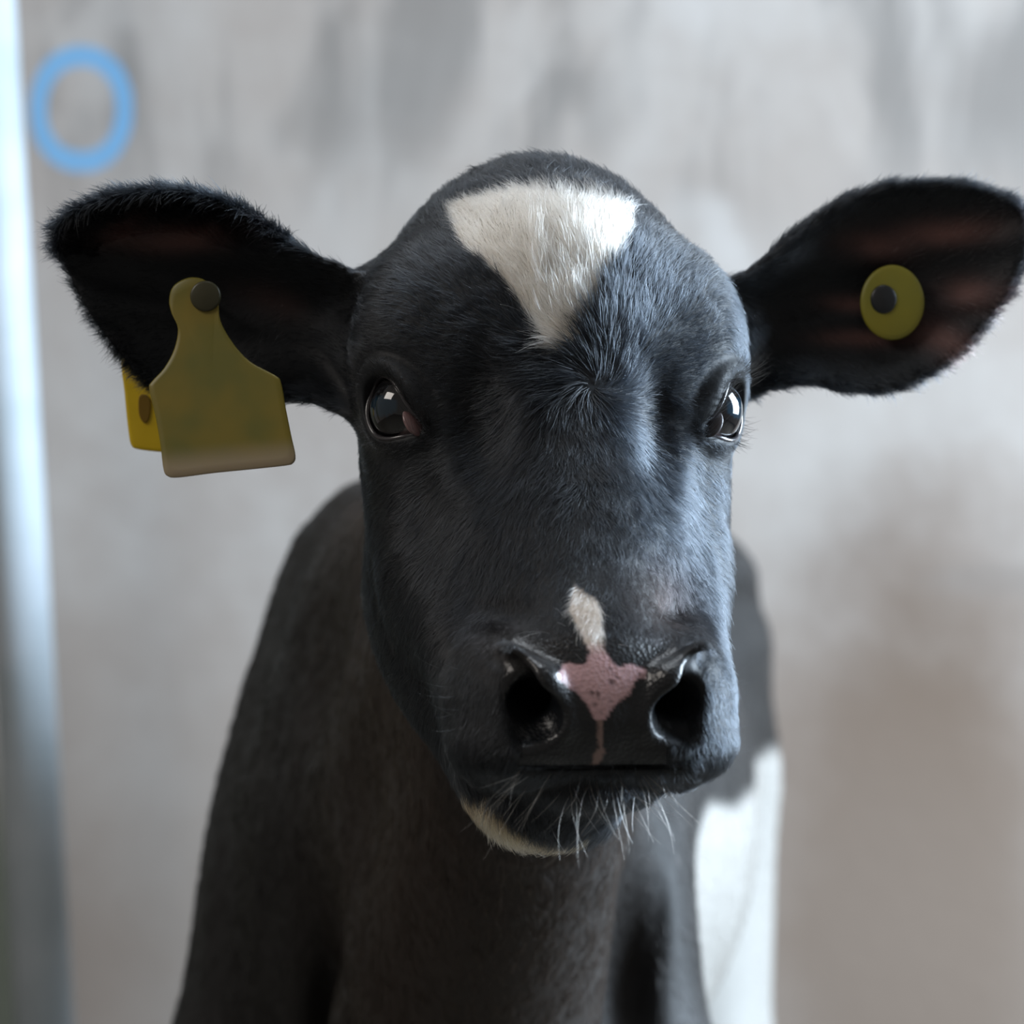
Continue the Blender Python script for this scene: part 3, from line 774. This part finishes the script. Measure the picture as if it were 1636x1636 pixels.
print('fur', round(time.time() - T0, 1))

# ------------------------------------------------------------------ whiskers and lashes
def strands(specs, kp=10):
    """specs: (root, direction, length, curl vector, radius)"""
    P = []; R = []
    for root, d, ln, curl, rd in specs:
        d = np.array(d, float); d /= np.linalg.norm(d); curl = np.array(curl, float)
        t = np.linspace(0, 1, kp)
        p = np.array(root)[None] + ln * (t[:, None] * d + (t ** 2)[:, None] * curl)
        P.append(p); R.append(rd * (1 - .8 * t))
    return np.array(P), np.array(R)
def surf(px, py, y0):
    """nearest front point of the calf's skin on the sight line"""
    lo = None; prev = None
    ys = np.linspace(-.16, y0, 220); Pp = np.array([LW(px, py, y) for y in ys], np.float32); f = F(Pp)
    ix = np.argmax(f < 0)
    return Pp[ix] if (f < 0).any() else Pp[-1]
R_ = np.random.default_rng(5)
sp = []; cs = []
for i in range(46):       # beard of the lower lip
    px = 822 + 235 * R_.random(); py = 1236 + 34 * R_.random() - .0008 * (px - 940) ** 2
    root = surf(px, py, .02); sx = (px - 935) / 110
    sp.append((root, (sx * .75 + .2 * R_.standard_normal(), -.55, -.75), .010 + .020 * R_.random(), (.42 * R_.standard_normal(), .15, -.25), .00009)); cs.append((.30, .235, .18))
for px, py, dx, dz, ln in [(915, 1255, .35, -.95, .024), (985, 1265, .15, -1, .024), (1000, 1262, .8, -.55, .024), (1015, 1268, -.2, -1, .018), (1010, 1258, .5, -.9, .012), (880, 1320, .3, -.8, .014), (835, 1235, -.9, -.35, .022), (845, 1240, -.8, -.5, .020)]:
    sp.append((surf(px, py, .03), (dx, -.35, dz), ln, (.12, .05, .1), .00013)); cs.append((.72, .68, .66))
for px, py, dx, dz, ln in [(880, 1012, -.9, .25, .016), (905, 1002, -.7, .6, .006), (868, 1010, -1, -.05, .013), (860, 1035, -1, .12, .013), (905, 1035, .8, -.5, .004), (915, 1042, .9, -.5, .005),
                           (885, 1060, .9, .5, .006), (960, 975, .55, -.6, .010), (958, 1008, .3, -.9, .005), (985, 1030, .9, .1, .006), (1055, 990, .3, .9, .012), (900, 985, -.3, .5, .008)]:
    sp.append((surf(px, py, .0), (dx, -.45, dz), ln, (0, -.1, -.25), .00012)); cs.append((.62, .60, .58))
for i in range(44):       # dark side whiskers
    s = 1 if i % 5 else -1
    py = 1060 + 150 * R_.random(); px = (1138 if s > 0 else 722) + 10 * R_.standard_normal()
    sp.append((surf(px - 8 * s, py, .05), (s * 1.0, -.1, -.15 + .5 * R_.standard_normal() * .6), .008 + .014 * R_.random(), (0, .0, .3), .00007)); cs.append((.02, .025, .03))
P_, R2 = strands(sp); add_hair('whiskers', P_, R2, np.array(cs), HM, calf, 'stuff')
sp = []
for s in (-1, 1):
    C_, n_, e1, e2 = [smirror(q, s) for q in (EYE_C, EYE_N, E1, E2)]
    for i in range(230):
        upper = i < 175
        seg = R_.random() * (.58 if upper else .30) + (.0 if upper else .62)
        j = (seg * len(LID)) % len(LID); a_, b_ = LID[int(j)]
        rad = EYE_R + .0022; dn = math.sqrt(max(rad * rad - a_ * a_ - b_ * b_, (.3 * rad) ** 2))
        p = C_ + e1 * a_ * 1.08 + e2 * b_ * 1.08 + n_ * dn
        d = n_ * (.8 if upper else .55) + e2 * ((.10 if upper else -.45)) + e1 * (a_ / .017 * .55) + .16 * R_.standard_normal(3)
        pw = from_head(p)[0]; q = from_head(p + d)[0] - pw; cu = from_head(p + e2 * (.35 if upper else .18))[0] - pw
        sp.append((pw, q, (.0170 if upper else .0085) * (.6 + .6 * R_.random()), cu, .00009))
P_, R2 = strands(sp, 7); add_hair('eyelashes', P_, R2, np.full((len(sp), 3), .01), HM, calf, 'stuff')

# ------------------------------------------------------------------ ear tags
def plastic(name, c1, c2, rough=.42, pale=None):
    m, nt, b = new_mat(name); L = nt.links.new
    tc = N(nt, 'ShaderNodeTexCoord'); n = N(nt, 'ShaderNodeTexNoise'); n.inputs['Scale'].default_value = 34; n.inputs['Detail'].default_value = 2
    r = N(nt, 'ShaderNodeValToRGB'); r.color_ramp.elements[0].position = .38; r.color_ramp.elements[1].position = .66
    r.color_ramp.elements[0].color = (*c1, 1); r.color_ramp.elements[1].color = (*c2, 1)
    L(tc.outputs['Object'], n.inputs['Vector']); L(n.outputs['Fac'], r.inputs[0]); L(r.outputs[0], b.inputs['Base Color'])
    if pale is not None:
        sp_ = N(nt, 'ShaderNodeSeparateXYZ'); L(tc.outputs['Object'], sp_.inputs[0])
        n3 = N(nt, 'ShaderNodeMath', operation='MULTIPLY_ADD'); L(sp_.outputs['X'], n3.inputs[0]); n3.inputs[1].default_value = -.09; L(sp_.outputs['Z'], n3.inputs[2])
        mr = N(nt, 'ShaderNodeMapRange'); mr.interpolation_type = 'SMOOTHSTEP'; L(n3.outputs[0], mr.inputs[0]); mr.inputs[1].default_value = pale + .009; mr.inputs[2].default_value = pale - .004
        mx = N(nt, 'ShaderNodeMix', data_type='RGBA'); L(mr.outputs[0], mx.inputs[0]); L(r.outputs[0], mx.inputs[6]); mx.inputs[7].default_value = (.36, .29, .19, 1); L(mx.outputs[2], b.inputs['Base Color'])
    b.inputs['Roughness'].default_value = rough
    b.inputs['Subsurface Weight'].default_value = .15; b.inputs['Subsurface Radius'].default_value = (.004, .003, .0005); b.inputs['Subsurface Scale'].default_value = 1.0
    return m
def slab(name, pts, yfun, th, mat, parent, origin, bev=.0006):
    """a rounded sheet cut to an outline (pixels), following the depth yfun"""
    sm = catmull(pts, 4); n = len(sm); vs = []; fs = []
    cx = sum(p[0] for p in sm) / n; cy = sum(p[1] for p in sm) / n
    rings = [(.0, 0), (.5, 0), (.9, 0), (1 - .02, 0), (1.0, .35), (1.0, .65), (1 - .02, 1), (.9, 1), (.5, 1), (.0, 1)]
    for sc_, dd in rings:
        for p in sm:
            x, y = cx + (p[0] - cx) * sc_, cy + (p[1] - cy) * sc_
            yy = yfun(x, y); q = LW(x, y, yy); vs.append((q[0] - origin[0], q[1] + dd * th - origin[1], q[2] - origin[2]))
    for r in range(len(rings) - 1):
        for i in range(n):
            a = r * n + i; b = r * n + (i + 1) % n
            fs.append((a, a + n, b + n, b))
    return mesh_obj(name, vs, fs, mat, parent)
def disc(name, c, r, th, mat, parent, origin, rx=1.0, dome=.0):
    vs = []; fs = []; n = 40
    prof = [(0, -dome), (.5, -dome * .8), (.85, -dome * .3), (.97, 0), (1.0, th * .3), (1.0, th * .7), (.97, th), (0, th)]
    for pr, py in prof:
        for i in range(n):
            a = 2 * math.pi * i / n
            vs.append((c[0] + r * rx * pr * math.cos(a) - origin[0], c[1] + py - origin[1], c[2] + r * pr * math.sin(a) - origin[2]))
    for k in range(len(prof) - 1):
        for i in range(n):
            a = k * n + i; b = k * n + (i + 1) % n
            fs.append((a, b, b + n, a + n))
    return mesh_obj(name, vs, fs, mat, parent)
def empty(name, p):
    e = bpy.data.objects.new(name, None); col.objects.link(e); e.empty_display_size = .02
    e.location = (p[0], p[1], p[2] + H0); return e
olive = plastic('olive_yellow_plastic', (.155, .145, .022), (.235, .175, .018), .42, -.0735)
bright = plastic('yellow_plastic', (.62, .43, .0), (.74, .52, .01))
dark = simple('dark_pin', (.02, .022, .025), .35)
o0 = LW(330, 475, .012)
t1 = empty('ear_tag', o0)
tag(t1, 'large flared yellow plastic ear tag hanging from the ear on the left', 'ear tag')
FR = [(274, 500), (270, 480), (276, 458), (296, 445), (318, 444), (338, 456), (348, 478), (352, 512), (372, 548), (400, 578), (440, 600), (449, 612),
      (456, 650), (465, 695), (472, 728), (468, 740), (455, 744), (400, 750), (340, 756), (285, 763), (268, 761), (261, 750), (256, 710), (248, 665), (238, 622), (242, 610), (262, 588), (278, 558), (284, 525)]
front = lambda x, y: .004 - .012 * min(max((y - 480) / 280, 0), 1) - .00004 * (x - 350)
slab('front_panel', FR, front, .0016, olive, t1, o0)
BK = [(195, 568), (230, 556), (290, 560), (330, 600), (345, 716), (336, 726), (300, 726), (255, 722), (222, 718), (210, 712), (205, 690), (199, 630)]
bp_ = slab('back_panel', BK, lambda x, y: .062, .0016, bright, t1, o0)
slab('slot', catmull([(222, 634), (232, 630), (240, 640), (238, 668), (230, 676), (222, 662)], 1), lambda x, y: .0612, .002, simple('slot_shade', (.20, .11, .0), .6), bp_, o0)
disc('stud', LW(328, 473, .0025), .0068, .003, simple('dark_olive_pin', (.045, .042, .018), .4), t1, o0, 1.0, .0008)
slab('pin', [(318, 470), (326, 470), (326, 478), (318, 478)], lambda x, y: .004, .058, dark, t1, o0)
o1 = LW(1426, 483, .075)
t2 = empty('ear_tag', o1)
tag(t2, 'round yellow button ear tag with dark centre in the ear on the right', 'ear tag')
disc('button', LW(1426, 483, .074), 60 * K * 1.06, .0022, plastic('button_yellow', (.27, .255, .035), (.33, .29, .03)), t2, o1, .85, .001)
disc('stud', LW(1412, 478, .0725), .0068, .003, dark, t2, o1, .9, .0012)
slab('pin', [(1422, 479), (1430, 479), (1430, 487), (1422, 487)], lambda x, y: .076, .040, dark, t2, o1)
disc('back_button', LW(1426, 483, .112), .011, .002, olive, t2, o1, .9, .0)
print('done', round(time.time() - T0, 1))
